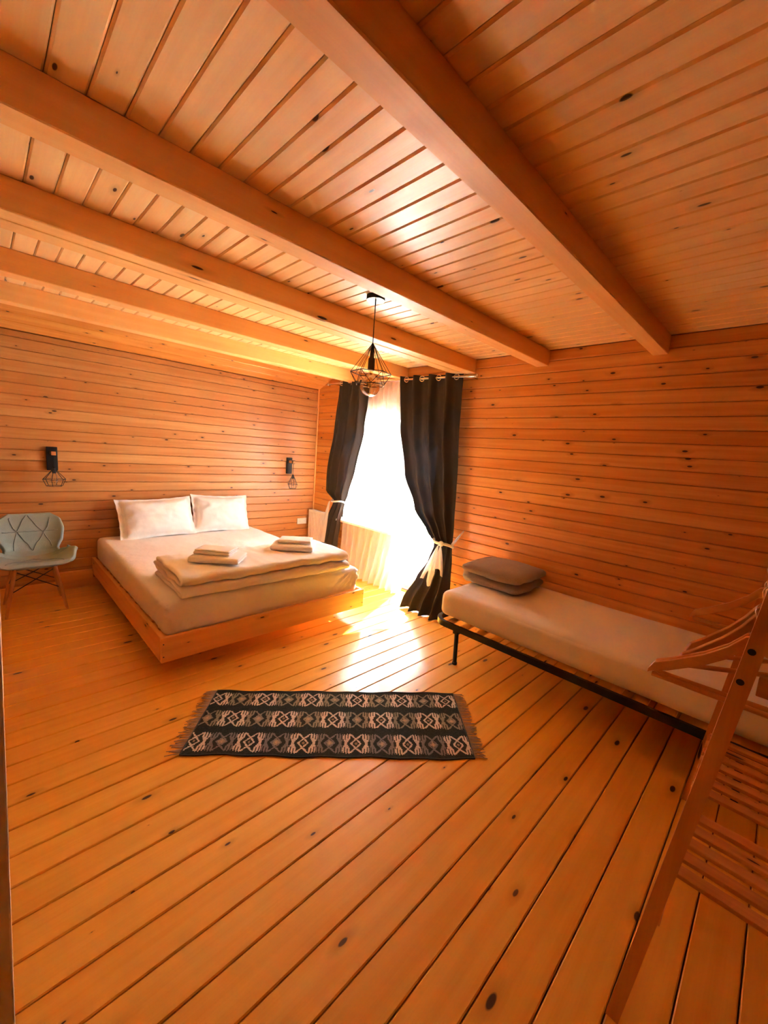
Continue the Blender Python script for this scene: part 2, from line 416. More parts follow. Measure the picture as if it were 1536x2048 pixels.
f = frame_rect(.045, DW-.045, .045, HEAD-.045, .085, .06, 'door_leaf', dr, M_pvc); f.location.x = -.014
MB().box(.025, .125, .125, .031, DW-.125, HEAD-.125).build('pane', M_pane, f)
MB().bbox(-.028, DW-.115, .98, 0, DW-.08, 1.20, .004).bbox(-.075, DW-.105, 1.12, -.028, DW-.09, 1.14, .003).bbox(-.08, DW-.25, 1.118, -.065, DW-.09, 1.142, .004).build('handle', M_steel, f)
# reveals of the opening in pine
tag(MB().box(XB+.0, OY0-.02, 0, XB+.06, OY0, HEAD+.02).box(XB, OY1, SILL, XB+.06, OY1+.02, HEAD+.02).box(XB, OY0-.02, HEAD, XB+.06, OY1+.02, HEAD+.02).build('trim_2', M_beam), kind='structure')
# balcony outside
tag(MB().box(XB+.16, -3, -.20, 5.6, 7.5, -.03).build('balcony_floor', M_conc), kind='structure')
tag(MB().box(XB+.16, -60, -3.4, 90, 80, -3.2).build('ground', M_ground), kind='structure')
def tree(loc, h, r, label, seed):
    rnd = random.Random(seed); t = tag(empty('garden_tree', loc), label, 'tree', 'trees outside the window')
    MB().tube([(0,0,0), (.05,.03,h*.3), (-.04,.05,h*.6), (0,0,h*.9)], [.16, .12, .08, .03], 8).build('trunk', M_bark, t, True)
    mb = MB()
    for _ in range(1500):
        a = rnd.uniform(0, 2*PI); q = rnd.uniform(.16, 1); rr = r*(1-q*.86)*math.sqrt(rnd.uniform(.15, 1)); zz = h*q
        c = Vector((rr*math.cos(a), rr*math.sin(a), zz - rr*.25)); s_ = rnd.uniform(.10, .22)
        u = Vector((rnd.gauss(0,1), rnd.gauss(0,1), rnd.gauss(0,.5))).normalized(); v = u.cross(Vector((rnd.gauss(0,1), rnd.gauss(0,1), rnd.gauss(0,1)))).normalized()
        mb.add([c-u*s_, c+v*s_*.45, c+u*s_, c-v*s_*.45], [(0,1,2,3)])
    tag(mb.build('foliage', M_leaf, t), kind='stuff')
tree((10.5, 9.6, -3.2), 9.0, 2.4, 'tall tree outside, seen through the sheer curtain beside the left drape', 3)
tree((13.0, 15.4, -3.2), 8.0, 2.2, 'smaller tree outside, seen through the sheer curtain near the right drape', 5)

# ------------------------------------------------------------------ curtains
rod = tag(empty('curtain_rod', (3.27, 3.31, 2.343)), 'brass coloured curtain rod with ball ends above the balcony window', 'curtain rod')
ra, rb = Vector((0, 4.42-3.31, .033)), Vector((0, 2.20-3.31, -.033))
MB().tube([ra, rb], .012, 12).build('rod', M_steel, rod, angle=40)
for e, s_ in ((ra, 1), (rb, -1)):
    MB().sphere((e.x, e.y+s_*.018, e.z), .021, 8).build('finial', M_steel, rod, True)
    MB().tube([e+Vector((0, -s_*.06, 0)), e+Vector((XB-3.27, -s_*.06, 0))], .007, 8).build('bracket', M_steel, rod, True)
def rod_z(y): return 2.31 + (y-2.20)/(4.42-2.20)*.066
def curtain(name, tab, nf, mat, label, cat, nu=120, nv=90, phase=0.0, solid=.002, seed=1.0, grommets=0, asym=.3):
    """tab rows: z, Y near edge, Y far edge, X centre, fold amplitude ; rows ascending in z"""
    zmin, zmax = tab[0][0], tab[-1][0]
    def P(u, v):
        z = zmin+(zmax-zmin)*v; ya, yb, xc, amp = lerp_table(tab, z)
        th = 2*PI*nf*u+phase
        jit = noise.noise(Vector((u*4+seed, z*1.3, seed)))*.5
        xx = xc + amp*(math.sin(th+jit) + asym*math.sin(2*th+1.3+jit*2)) + .012*noise.noise(Vector((u*9, z*4, seed+3)))
        yy = ya+(yb-ya)*(u + .25/nf/2/PI*math.sin(2*th)*0)
        if zmax > 2: z = z + (rod_z(yy)-2.343)*v
        return Vector((xx, yy, z))
    root = tag(empty(name, P(.5, 0)), label, cat)
    L = root.location
    mb = MB().grid(lambda u, v: P(u, v)-L, nu, nv)
    o = mb.build('fabric', mat, root, True)
    if solid: md = o.modifiers.new('thick', 'SOLIDIFY'); md.thickness = solid; md.offset = 0
    for k in range(grommets):
        u = (k+.5)/grommets; p = P(u, .985); p.z = rod_z(p.y); q = P(min(1, u+.01), .985)-P(max(0, u-.01), .985); q.z = 0; q.normalize()
        nrm = Vector((q.y, -q.x, 0)); ring = []
        for a in range(20):
            t = 2*PI*a/20; ring.append(Vector((3.27, p.y, p.z)) - L + (q*math.cos(t) + Vector((0,0,1))*math.sin(t))*.026)
        MB().tube(ring, .005, 6, closed=True).build('grommet', M_steel, root, True)
    return root
curtain('drape', [(.008, 2.13, 2.60, 3.00, .050), (.10, 2.15, 2.62, 3.07, .055), (.30, 2.20, 2.58, 3.19, .040), (.50, 2.235, 2.50, 3.24, .024), (.68, 2.255, 2.455, 3.25, .016),
                  (.80, 2.26, 2.56, 3.25, .022), (1.0, 2.28, 2.75, 3.26, .032), (1.35, 2.30, 2.93, 3.27, .036), (1.85, 2.33, 3.06, 3.27, .036), (2.375, 2.35, 3.11, 3.27, .040)],
        3.6, M_curtain, 'charcoal drape right of the balcony door, tied back and pooling on the floor', 'curtain', grommets=7, phase=.6)
curtain('drape', [(.02, 4.02, 4.40, 3.22, .030), (.25, 4.03, 4.39, 3.23, .030), (.62, 4.02, 4.30, 3.25, .024), (.87, 3.96, 4.18, 3.26, .014), (.98, 3.92, 4.36, 3.26, .030), (1.28, 3.82, 4.36, 3.26, .036),
                  (1.8, 3.70, 4.27, 3.27, .036), (2.36, 3.66, 4.20, 3.27, .040)],
        3.2, M_curtain, 'charcoal drape left of the window, tied back beside the radiator', 'curtain', grommets=6, phase=2.0, seed=4.0)
curtain('sheer_curtain', [(.012, 2.86, 3.92, 3.20, .030), (.25, 2.82, 3.98, 3.27, .026), (.6, 2.74, 4.03, 3.32, .022), (1.05, 2.74, 4.03, 3.335, .020), (1.6, 2.87, 3.95, 3.34, .018), (2.36, 3.0, 3.85, 3.34, .014)],
        11, M_sheer, 'white see-through voile curtain hanging between the two dark drapes', 'curtain', nu=200, nv=70, solid=0, seed=9.0, asym=.5)
# voile tiebacks
tb = tag(empty('tieback', (3.25, 2.36, .70)), 'white voile tie knotted around the right drape with hanging tails', 'tieback')
ring = [Vector((.055*math.cos(t)-.0, .115*math.sin(t), .012*math.sin(t*2)+.018*math.sin(t))) for t in [2*PI*i/24 for i in range(24)]]
MB().tube(ring, .014, 8, closed=True).build('band', M_scarf, tb, True)
MB().tube([(.0, -.11, 0), (.07, -.125, .07), (.148, -.13, .13)], [.014, .011, .006], 8).build('strap', M_scarf, tb, True)
MB().sphere((-.06, -.02, .0), .026, 8, 1.1).build('knot', M_scarf, tb, True)
def tail(y0_, y1_, zl, ph, top):
    def P(u, v):
        wdt = .02 + .95*(v**.8)
        y_ = top + ((y0_+(y1_-y0_)*u) - top)*wdt
        return Vector((-.065 + .018*math.sin(u*9+ph+v*2)*v - .03*v, y_, -.01 - v*(zl + .03*math.sin(u*5+ph))))
    return MB().grid(P, 16, 16).build('tail', M_scarf, tb, True)
tail(.02, .17, .41, .3, .0); tail(-.11, .03, .27, 1.7, -.02)
tb2 = tag(empty('tieback', (3.25, 4.07, .885)), 'white voile tie around the left drape beside the radiator', 'tieback')
ring = [Vector((.05*math.cos(t), .125*math.sin(t), .012*math.sin(t*2))) for t in [2*PI*i/24 for i in range(24)]]
MB().tube(ring, .011, 8, closed=True).build('band', M_scarf, tb2, True)
def P2(u, v): return Vector((-.05 - .05*v + .012*math.sin(u*8+v*2)*v, .11 + .05*v + (.02+.13*v**.7)*(u-.2), -.55*v - .01))
MB().grid(P2, 14, 18).build('tail', M_scarf, tb2, True)

# ------------------------------------------------------------------ radiator
rad = tag(empty('radiator', (3.30, 4.50, .10)), 'white ribbed panel radiator in the corner under the window', 'radiator')
mb = MB(); nfin = 16; wd = .56/nfin
prof = []
for i in range(nfin):
    y_ = -.28+i*wd; prof += [(0, y_), (0, y_+wd*.62), (.010, y_+wd*.72), (.010, y_+wd*.9)]
prof.append((0, .28)); n = len(prof)
mb.add([(p[0], p[1], 0) for p in prof] + [(p[0], p[1], .555) for p in prof], [(i+1, i, n+i, n+i+1) for i in range(n-1)])
mb.box(.012, -.28, 0, .07, .28, .555); mb.build('front_panel', M_whitep, rad)
mb = MB()
for i in range(28): mb.box(.004, -.275+i*.0197, .556, .068, -.264+i*.0197, .566)
mb.box(-.002, -.285, .54, .006, .285, .57).box(.066, -.285, .54, .074, .285, .57).build('top_grille', M_whitep, rad)
for s_ in (-1, 1): MB().bbox(-.002, s_*.284-.004, .0, .074, s_*.284+.004, .57, .002).build('side_panel', M_whitep, rad)
MB().tube([(.035, -.22, -.10), (.035, -.22, .01)], .009, 8).build('pipe', M_whitep, rad, True)
MB().tube([(.035, .22, -.10), (.035, .22, .01)], .009, 8).build('pipe', M_whitep, rad, True)

# ------------------------------------------------------------------ double bed
BX0, BX1, BY0 = .745, 2.455, 2.62
bed = tag(empty('double_bed', ((BX0+BX1)/2, (BY0+YA)/2, .125)), 'floating pine platform bed frame built against the wall', 'bed')
bl = bed.location
def lb(mb): mb.v = [(p[0]-bl.x, p[1]-bl.y, p[2]-bl.z) for p in mb.v]; return mb
lb(MB().bbox(BX0, BY0, .125, BX1, BY0+.03, .29, .003)).build('footboard', M_bedwood, bed)
lb(MB().bbox(BX0, BY0+.03, .125, BX0+.03, YA-.001, .29, .003)).build('side_rail', M_bedwood_y, bed)
lb(MB().bbox(BX1-.03, BY0+.03, .125, BX1, YA-.001, .29, .003)).build('side_rail', M_bedwood_y, bed)
for i in range(15):
    ys = BY0+.09+i*.142
    lb(MB().box(BX0+.03, ys, .245, BX1-.03, ys+.09, .265)).build('slat', M_bedwood, bed)
lb(MB().box(1.15, 3.2, 0, 1.22, YA-.05, .245).box(1.98, 3.2, 0, 2.05, YA-.05, .245).box(1.15, 3.2, 0, 2.05, 3.27, .245)).build('plinth', M_bedwood, bed)
for sx in (BX0+.014, BX1-.014):
    for zz in (.165, .25): lb(MB().sphere((sx, BY0-.0005, zz), .0045, 5)).build('screw', M_dark, bed, True)
tag(MB().bbox(.455, YA-.05, .078, BX0-.002, YA-.001, .175, .003).build('trim_3', M_bedwood), kind='structure')
# mattress
MX, MY, MZ = 1.640, 2.14, .232
def mat_disp(p, n):
    q = p.copy()
    s_ = .006*fbm(p, 3.0, 3.0)
    side = max(0, 1-abs(n.z)*1.2)
    # gathers at the two foot corners
    for cx_ in (-MX/2, MX/2):
        d = math.hypot(p.x-cx_, p.y+MY/2)
        s_ += side*.013*math.exp(-(d/.22)**2)*math.sin(math.atan2(p.z-.16, abs(p.x-cx_)+abs(p.y+MY/2)+.03)*26+d*18)
    s_ += side*.004*fbm(Vector((p.x*6, p.y*6, p.z*1.2)), 1.6, 8.0)
    q += n*s_
    q.z += .012*side*0
    return q
m = MB().rbox((MX, MY, MZ), .045, (70, 86, 14), mat_disp).build('mattress', M_sheet, None, True, loc=(1.600, 3.733, .266+MZ/2))
tag(m, 'thick double mattress under a fitted white sheet', 'mattress')

def folded(path_layers, depth, t, width, nx, amp, seed, layer_shrink=None):
    """cloth folded in a zigzag: fold axis along local X, folds at -Y / +Y, bottom at z=0"""
    path = []
    for i in range(path_layers):
        zc = t*(i+.5); dr_ = 1 if i % 2 == 0 else -1
        d0 = depth/2 - t/2 - (layer_shrink[i] if layer_shrink else 0)
        xs = [d0*dr_*(1-2*k/8) for k in range(9)]
        path += [(x_, zc) for x_ in xs]
        if i < path_layers-1:
            for k in range(1, 5):
                a = PI*k/5; path.append((-dr_*(d0) - dr_*math.sin(a)*t/2, zc + t/2 - math.cos(a)*t/2))
    top, bot = [], []
    for i, p in enumerate(path):
        a = path[max(i-1, 0)]; b_ = path[min(i+1, len(path)-1)]
        d = Vector((b_[0]-a[0], b_[1]-a[1])); d.normalize(); nn = Vector((-d.y, d.x))*t*.47
        top.append((p[0]+nn.x, p[1]+nn.y)); bot.append((p[0]-nn.x, p[1]-nn.y))
    out = top+bot[::-1]; n_ = len(out); mb = MB(); npth = len(path)
    for j in range(nx+1):
        u = j/nx; x_ = (u-.5)*width
        edge = min(u, 1-u)*width
        for idx, (yy, zz) in enumerate(out):
            li = min(path_layers-1, max(0, int(zz/t)))
            d1 = noise.noise(Vector((x_*7+seed, yy*7, zz*14+seed))); d2 = noise.noise(Vector((x_*20+seed, yy*22, zz*30)))
            ex = (noise.noise(Vector((li*3.7+seed, yy*9, u)))*1.2)*amp*math.exp(-edge/.03)
            mb.v.append((x_ + ex*(1 if u > .5 else -1), yy + amp*.8*d1, max(.0005, zz*(1+0*d1) + amp*(d1*.5+d2*.35)*min(1, zz/t)) - (0 if edge > .03 else (1-edge/.03)*t*.10*min(1, zz/t))))
    for j in range(nx):
        for i in range(n_):
            mb.f.append((j*n_+i, (j+1)*n_+i, (j+1)*n_+(i+1) % n_, j*n_+(i+1) % n_))
    for j in (0, nx):
        for i in range(npth-1):
            q = (j*n_+i, j*n_+i+1, j*n_+n_-2-i, j*n_+n_-1-i); mb.f.append(q if j == 0 else q[::-1])
    return mb
dv = folded(4, .64, .040, 1.40, 70, .026, 2.0, [0, 0, .015, .02]).build('folded_duvet', M_sheet, None, True, loc=(1.59, 2.985, .4995), rot=(0, 0, math.radians(-1)))
md = dv.modifiers.new('s', 'SUBSURF'); md.levels = 1; md.render_levels = 1
tag(dv, 'white duvet folded across the foot of the double bed', 'duvet')
ZD = .664
def towel(label, loc, rz, n_, dep, t, wd_, seed):
    o = folded(n_, dep, t, wd_, 16, .006, seed).build('folded_towel', M_towel, None, True, loc=loc, rot=(0, 0, rz))
    md = o.modifiers.new('s', 'SUBSURF'); md.levels = 1; md.render_levels = 1
    return tag(o, label, 'towel', 'folded white towels')
towel('larger folded white towel, bottom of the left stack on the duvet', (1.235, 2.93, ZD), math.radians(-42), 2, .25, .023, .36, 11)
towel('smaller folded white towel, top of the left stack on the duvet', (1.225, 2.96, ZD+.048), math.radians(-46), 3, .17, .012, .27, 12)
towel('larger folded white towel, bottom of the right stack on the duvet', (1.915, 2.98, ZD), math.radians(-42), 2, .26, .023, .36, 13)
towel('smaller folded white towel, top of the right stack on the duvet', (1.945, 3.00, ZD+.048), math.radians(-40), 2, .18, .016, .28, 14)

def pillow(label, loc, rot, wx, wy, hz, seed):
    mb = MB(); nu, nv = 40, 28
    def prof(a): return max(0, 1-abs(a)**3.0)**.55
    for s_ in (1, -1):
        def P(u, v):
            a, b_ = u*2-1, v*2-1
            fl = .90
            ai, bi = min(1, abs(a)/fl), min(1, abs(b_)/fl)
            hgt = hz/2*prof(ai)*prof(bi)
            px_ = a*wx/2*(1-.05*(1-abs(b_))**0*(1-b_*b_)*.9); py_ = b_*wy/2*(1-.09*(1-a*a))
            wr = noise.noise(Vector((a*3.2+seed, b_*3.2, s_*2)))*.012 + noise.noise(Vector((a*8+b_*5+seed, b_*7-a*3, s_)))*.007
            fl_w = .006*math.sin(a*19+seed)*(1 if ai >= 1 or bi >= 1 else 0) + .006*math.sin(b_*15+seed)*(1 if ai >= 1 else 0)
            return Vector((px_, py_, s_*(hgt+.002) + wr*min(1, hgt/.03) + fl_w))
        if s_ > 0: mb.grid(P, nu, nv)
        else: mb.grid(lambda u, v: P(1-u, v), nu, nv)
    o = mb.build('pillow', M_sheet, None, True, loc=loc, rot=rot)
    return tag(o, label, 'pillow', 'white bed pillows')
pillow('white pillow on the left, leaning against the wall on the double bed', (1.30, 4.665, .690), (math.radians(68), math.radians(-1.5), math.radians(2)), .74, .44, .20, 3.0)
pillow('white pillow on the right, leaning against the wall on the double bed', (1.985, 4.68, .700), (math.radians(70), math.radians(2.0), math.radians(-2)), .66, .45, .19, 8.0)

# ------------------------------------------------------------------ single bed
sb = tag(empty('folding_bed', (2.93, .82, 0)), 'single folding bed frame of black steel with wooden slats along the right wall', 'bed')
SX0, SX1, SY0, SY1, SZ = 2.465, 3.385, -.20, 1.83, .285
def rr_loop(x0, x1, y0, y1, r, z, n=8):
    pts = []
    for cx_, cy_, a0 in ((x1-r, y1-r, 0), (x0+r, y1-r, 90), (x0+r, y0+r, 180), (x1-r, y0+r, 270)):
        for k in range(n+1):
            a = math.radians(a0+90*k/n); pts.append(Vector((cx_+r*math.cos(a), cy_+r*math.sin(a), z)))
    return pts
loop = rr_loop(SX0, SX1, SY0, SY1, .12, 0); n_ = len(loop); mb = MB()
cxm, cym = (SX0+SX1)/2, (SY0+SY1)/2
for p in loop:
    for off, zz in ((0, SZ-.022), (0, SZ+.022), (.022, SZ+.022), (.022, SZ-.022)):
        d = Vector((p.x-cxm, p.y-cym, 0)); q = Vector((p.x-math.copysign(min(off, abs(d.x)), d.x), p.y-math.copysign(min(off, abs(d.y)), d.y)*(1 if abs(d.y) > 0.8 else 0), zz))
        mb.v.append((q.x-2.93, q.y-.82, q.z))
for i in range(n_):
    j = (i+1) % n_
    for k in range(4): mb.f.append((i*4+k, j*4+k, j*4+(k+1) % 4, i*4+(k+1) % 4))
mb.build('side_frame', M_black, sb, angle=40)
for x_ in (SX0+.022, SX1-.022):
    for y_ in (1.60, -.03):
        mb = MB().tube([(x_-2.93, y_-.82, SZ-.02), (x_-2.93-.004, y_-.82-.012, .012)], [.016, .015], 10); mb.bbox(x_-2.93-.022, y_-.82-.022, SZ-.045, x_-2.93+.022, y_-.82+.022, SZ-.015, .004)
        l = mb.build('leg', M_black, sb, angle=40)
        MB().lathe([(.019, 0), (.019, .016), (.014, .02)], 12, (x_-2.93-.004, y_-.82-.012, 0)).build('foot_cap', M_dark, l)
for i in range(15):
    ys = -.12 + i*.128
    def P(u, v): return Vector(((u-.5)*.874, ys-.82+(v-.5)*.058, SZ+.012+.010*(1-(2*u-1)**2)))
    o = MB().grid(P, 8, 1).build('slat', M_bedwood, sb); md = o.modifiers.new('t', 'SOLIDIFY'); md.thickness = .010; md.offset = 1
MB2 = (.88, 1.98, .205)
def mat2(p, n):
    s_ = .006*fbm(p, 2.2, 13.0) + max(0, 1-abs(n.z)*1.2)*.004*fbm(Vector((p.x*5, p.y*5, p.z)), 1.5, 4.0)
    q = p + n*s_; q.z += .012*math.exp(-((p.y+.1)/.7)**2)*(-1 if n.z > .5 else 0)
    return q
m = MB().rbox(MB2, .06, (36, 76, 12), mat2).build('mattress', M_sheet, None, True, loc=(2.945, .815, .319+MB2[2]/2))
tag(m, 'thin single mattress under a plain sheet on the folding bed', 'mattress')
# folded fleece blanket
def puff():
    mb = MB()
    for (zz, hz, wx, wy, sd, oy) in ((.052, .100, .42, .46, 5, 0), (.122, .105, .44, .47, 6, .0)):
        def disp(p, n, hz=hz, sd=sd):
            q = p.copy(); f = (1-(abs(p.x)/.24)**2.4)*(1-(abs(p.y)/.26)**2.4); q.z *= .45+.55*max(0, f)
            return q + n*(.010*fbm(p, 6, sd))
        mb.rbox((wx, wy, hz), .045, (22, 24, 8), disp, (0, oy, zz))
    def back(p, n): return p + n*.006*fbm(p, 6, 2)
    mb.rbox((.40, .09, .15), .044, (20, 6, 10), back, (0, .185, .085))
    return mb
b_ = puff().build('folded_blanket', M_blanket, None, True, loc=(3.075, 1.585, .516), rot=(0, 0, math.radians(0)))
b_.scale = (1.16, 1.14, 1.12)
tag(b_, 'taupe fleece blanket folded into a cushion shape on the folding bed', 'blanket')

# ------------------------------------------------------------------ shell chair
ch = tag(empty('shell_chair', (.275, 4.42, 0)), 'pale sage upholstered shell chair on wooden legs beside the bed', 'chair')
prof_t = [(0, -.245, .425), (.10, -.215, .447), (.25, -.09, .425), (.42, .05, .412), (.52, .115, .43), (.58, .145, .475), (.68, .165, .55), (.82, .185, .66), (.94, .205, .755), (1.0, .218, .795)]
wid_t = [(0, .165), (.06, .225), (.16, .262), (.30, .285), (.42, .255), (.53, .180), (.60, .172), (.70, .205), (.82, .222), (.92, .205), (1.0, .135)]
curl_t = [(0, .0), (.10, .02), (.30, .115), (.44, .10), (.55, .055), (.70, .06), (.85, .05), (1.0, .02)]
def chair_P(u, v, off=0.0):
    y_, z_ = lerp_table(prof_t, v); (wd_,) = lerp_table(wid_t, v); (cu,) = lerp_table(curl_t, v)
    a = u*2-1; k = abs(a)**2.6*cu
    y2, z2 = lerp_table(prof_t, min(1, v+.02)); y1, z1 = lerp_table(prof_t, max(0, v-.02))
    t = Vector((0, y2-y1, z2-z1)).normalized(); nrm = Vector((0, -t.z, t.y))
    puff_ = .010*math.cos(a*PI/2)
    return Vector((a*wd_, y_, z_)) + nrm*(k+off+puff_)
o = MB().grid(chair_P, 32, 48).build('shell', M_chair, ch, True)
md = o.modifiers.new('t', 'SOLIDIFY'); md.thickness = .034; md.offset = -1; md2 = o.modifiers.new('s', 'SUBSURF'); md2.levels = 1; md2.render_levels = 1
def seam(a, b_, n=14): MB().tube([chair_P(a[0]+(b_[0]-a[0])*i/n, a[1]+(b_[1]-a[1])*i/n, .001) for i in range(n+1)], .0032, 6).build('seam', M_seamc, ch, True)
for s_ in ((( .16, .60), (.42, .97)), ((.46, .97), (.88, .62)), ((.08, .79), (.92, .79)), ((.30, .79), (.52, .58)), ((.52, .58), (.72, .79)), ((.30, .79), (.14, .95)), ((.72, .79), (.84, .94)),
           ((.12, .10), (.5, .40)), ((.5, .40), (.88, .10)), ((.25, .20), (.75, .20))): seam(*s_)
for sx, sy in ((-1, -1), (1, -1), (-1, 1), (1, 1)):
    top = Vector((sx*.125, -.02+sy*.095, .395)); bot = Vector((sx*.195, -.165 if sy < 0 else .225, .0))
    MB().tube([top, top.lerp(bot, .5), bot], [.016, .0145, .010], 12).build('leg', M_leg, ch, angle=40)
MB().bbox(-.14, -.13, .382, .14, .09, .397, .004).build('mount_plate', M_black, ch)
def lp(sx, sy, f):
    top = Vector((sx*.125, -.02+sy*.095, .395)); bot = Vector((sx*.195, -.165 if sy < 0 else .225, .0)); return top.lerp(bot, f)
for (a, b_) in (((-1,-1),(1,-1)), ((-1,1),(1,1)), ((-1,-1),(-1,1)), ((1,-1),(1,1))):
    MB().tube([lp(*a, .06), lp(*b_, .50)], .004, 6).build('brace', M_black, ch, True); MB().tube([lp(*b_, .06), lp(*a, .50)], .004, 6).build('brace', M_black, ch, True)

# ------------------------------------------------------------------ pendant lamp
pd = tag(empty('pendant_lamp', (1.763, 1.957, ZC)), 'pendant lamp with bronze geometric wire cage and large globe bulb', 'lamp')
MB().lathe([(.001, 0), (.057, 0), (.057, -.024), (.055, -.027)], 32, cap=False).build('ceiling_rose', M_black, pd, angle=40)
MB().lathe([(.0555, -.0262), (.054, -.028), (.001, -.028)], 32, cap=False).build('rose_cover', M_steel, pd, angle=40)
MB().tube([(0,0,-.026), (0,0,-.052)], [.006, .0045], 10).build('cord_grip', M_black, pd, True)
MB().tube([(0,0,-.04), (0,0,-.29)], .0028, 8).build('cord', M_black, pd, True)
MB().lathe([(.004, -.275), (.010, -.285), (.013, -.33), (.014, -.36), (.021, -.37), (.022, -.43), (.019, -.44), (.001, -.44)], 20).build('socket', M_black, pd, angle=40)
cage = []
R1, Z1, R2, Z2 = .128, -.455, .098, -.525
nh = 6; rot0 = .35
P1 = [Vector((R1*math.cos(2*PI*k/nh+rot0), R1*math.sin(2*PI*k/nh+rot0), Z1)) for k in range(nh)]
Q1 = [Vector((R2*math.cos(2*PI*(k+.5)/nh+rot0), R2*math.sin(2*PI*(k+.5)/nh+rot0), Z2)) for k in range(nh)]
mb = MB()
for k in range(nh):
    mb.tube([P1[k], P1[(k+1) % nh]], .0028, 6); mb.tube([Q1[k], Q1[(k+1) % nh]], .0028, 6)
    mb.tube([P1[k], Q1[k]], .0018, 6); mb.tube([P1[(k+1) % nh], Q1[k]], .0018, 6)
    apex = Vector((.006*math.cos(2*PI*k/nh+rot0), .006*math.sin(2*PI*k/nh+rot0), -.284))
    mb.tube([apex, P1[k]], .0018, 6); mb.tube([apex, (P1[k]+P1[(k+1) % nh])/2], .0015, 6)
mb.build('wire_cage', M_bronze, pd, True)
bulb = MB().lathe([(.014, -.435), (.016, -.455), (.03, -.475), (.052, -.50), (.062, -.53), (.060, -.555), (.045, -.58), (.022, -.594), (.001, -.597)], 32, cap=False).build('bulb', M_bulb, pd, True)
fl = MB()
for k in range(6):
    a = 2*PI*k/6; fl.tube([(.006*math.cos(a), .006*math.sin(a), -.47), (.016*math.cos(a), .016*math.sin(a), -.50), (.010*math.cos(a+.5), .010*math.sin(a+.5), -.545)], .0012, 5)
fl.build('filament', M_fila, bulb, True)

# ------------------------------------------------------------------ wall lamps
def wall_lamp(label, x_, zc, flat):
    t = tag(empty('wall_lamp', (x_, YA, zc)), label, 'lamp', 'black wall lamps above the bed')
    MB().bbox(-.04, -.026, -.108, .04, -.0008, .108, .003).build('back_plate', M_dark, t)
    MB().bbox(-.017, -.145, .038, .017, -.026, .072, .003).build('arm', M_leg, t)
    ring = [(.0, 0, 0)]
    MB().bbox(-.022, -.128, .032, .022, -.112, .078, .002).build('strap', M_dark, t)
    MB().tube([(0, -.12, .034), (0, -.12, -.115 if not flat else -.075)], .003, 6).build('cord', M_dark, t, True)
    s0 = -.115 if not flat else -.075
    MB().lathe([(.004, s0+.005), (.014, s0-.005), (.016, s0-.045), (.013, s0-.05), (.001, s0-.05)], 16, (0, -.12, 0)).build('socket', M_dark, t, angle=40)
    mb = MB(); n_ = 6; c = Vector((0, -.12, 0)); za = s0-.02; z1 = s0-.125 if not flat else s0-.105; z2 = z1-.06; Ra = .066 if not flat else .086; Rb = .042 if not flat else .060
    A = [c+Vector((.014*math.cos(2*PI*k/n_+.2), .014*math.sin(2*PI*k/n_+.2), za)) for k in range(n_)]
    B = [c+Vector((Ra*math.cos(2*PI*k/n_+.2), Ra*math.sin(2*PI*k/n_+.2), z1)) for k in range(n_)]
    D = [c+Vector((Rb*math.cos(2*PI*k/n_+.2), Rb*math.sin(2*PI*k/n_+.2), z2)) for k in range(n_)]
    for k in range(n_):
        j = (k+1) % n_
        for a, b_ in ((A[k], B[k]), (B[k], B[j]), (B[k], D[k]), (D[k], D[j])): mb.tube([a, b_], .0026, 6)
    mb.build('wire_cage', M_dark, t, True)
    b_ = MB().lathe([(.012, s0-.048), (.013, s0-.06), (.026, s0-.09), (.030, s0-.115), (.022, s0-.138), (.001, s0-.146)], 20, (0, -.12, 0), cap=False).build('bulb', M_bulbc, t, True)
    MB().tube([(-.006, -.12, s0-.06), (-.008, -.12, s0-.11), (0, -.12, s0-.12), (.008, -.12, s0-.11), (.006, -.12, s0-.06)], .0012, 5).build('filament', M_fila, b_, True)
wall_lamp('black wall lamp with wire cage above the sage chair', .465, 1.268, True)
wall_lamp('black wall lamp with teardrop wire cage near the room corner', 2.963, 1.279, False)
so = tag(empty('wall_socket', (3.21, YA, .50)), 'white double power socket on the wall right of the bed', 'socket')
MB().bbox(-.078, -.012, -.043, .078, -.0008, .043, .004).build('plate', M_whitep, so)
for s_ in (-1, 1):
    mb = MB()
    for i in range(1): mb.lathe([(.020, 0), (.020, .0015), (.001, .0015)], 20)
    o = mb.build('outlet', M_pvc, so, loc=(s_*.037, -.012, 0), rot=(PI/2, 0, 0))
    for q in (-.007, .007): MB().lathe([(.0025, 0), (.0025, .001)], 8, (q, 0, .0015)).build('hole', M_dark, o)

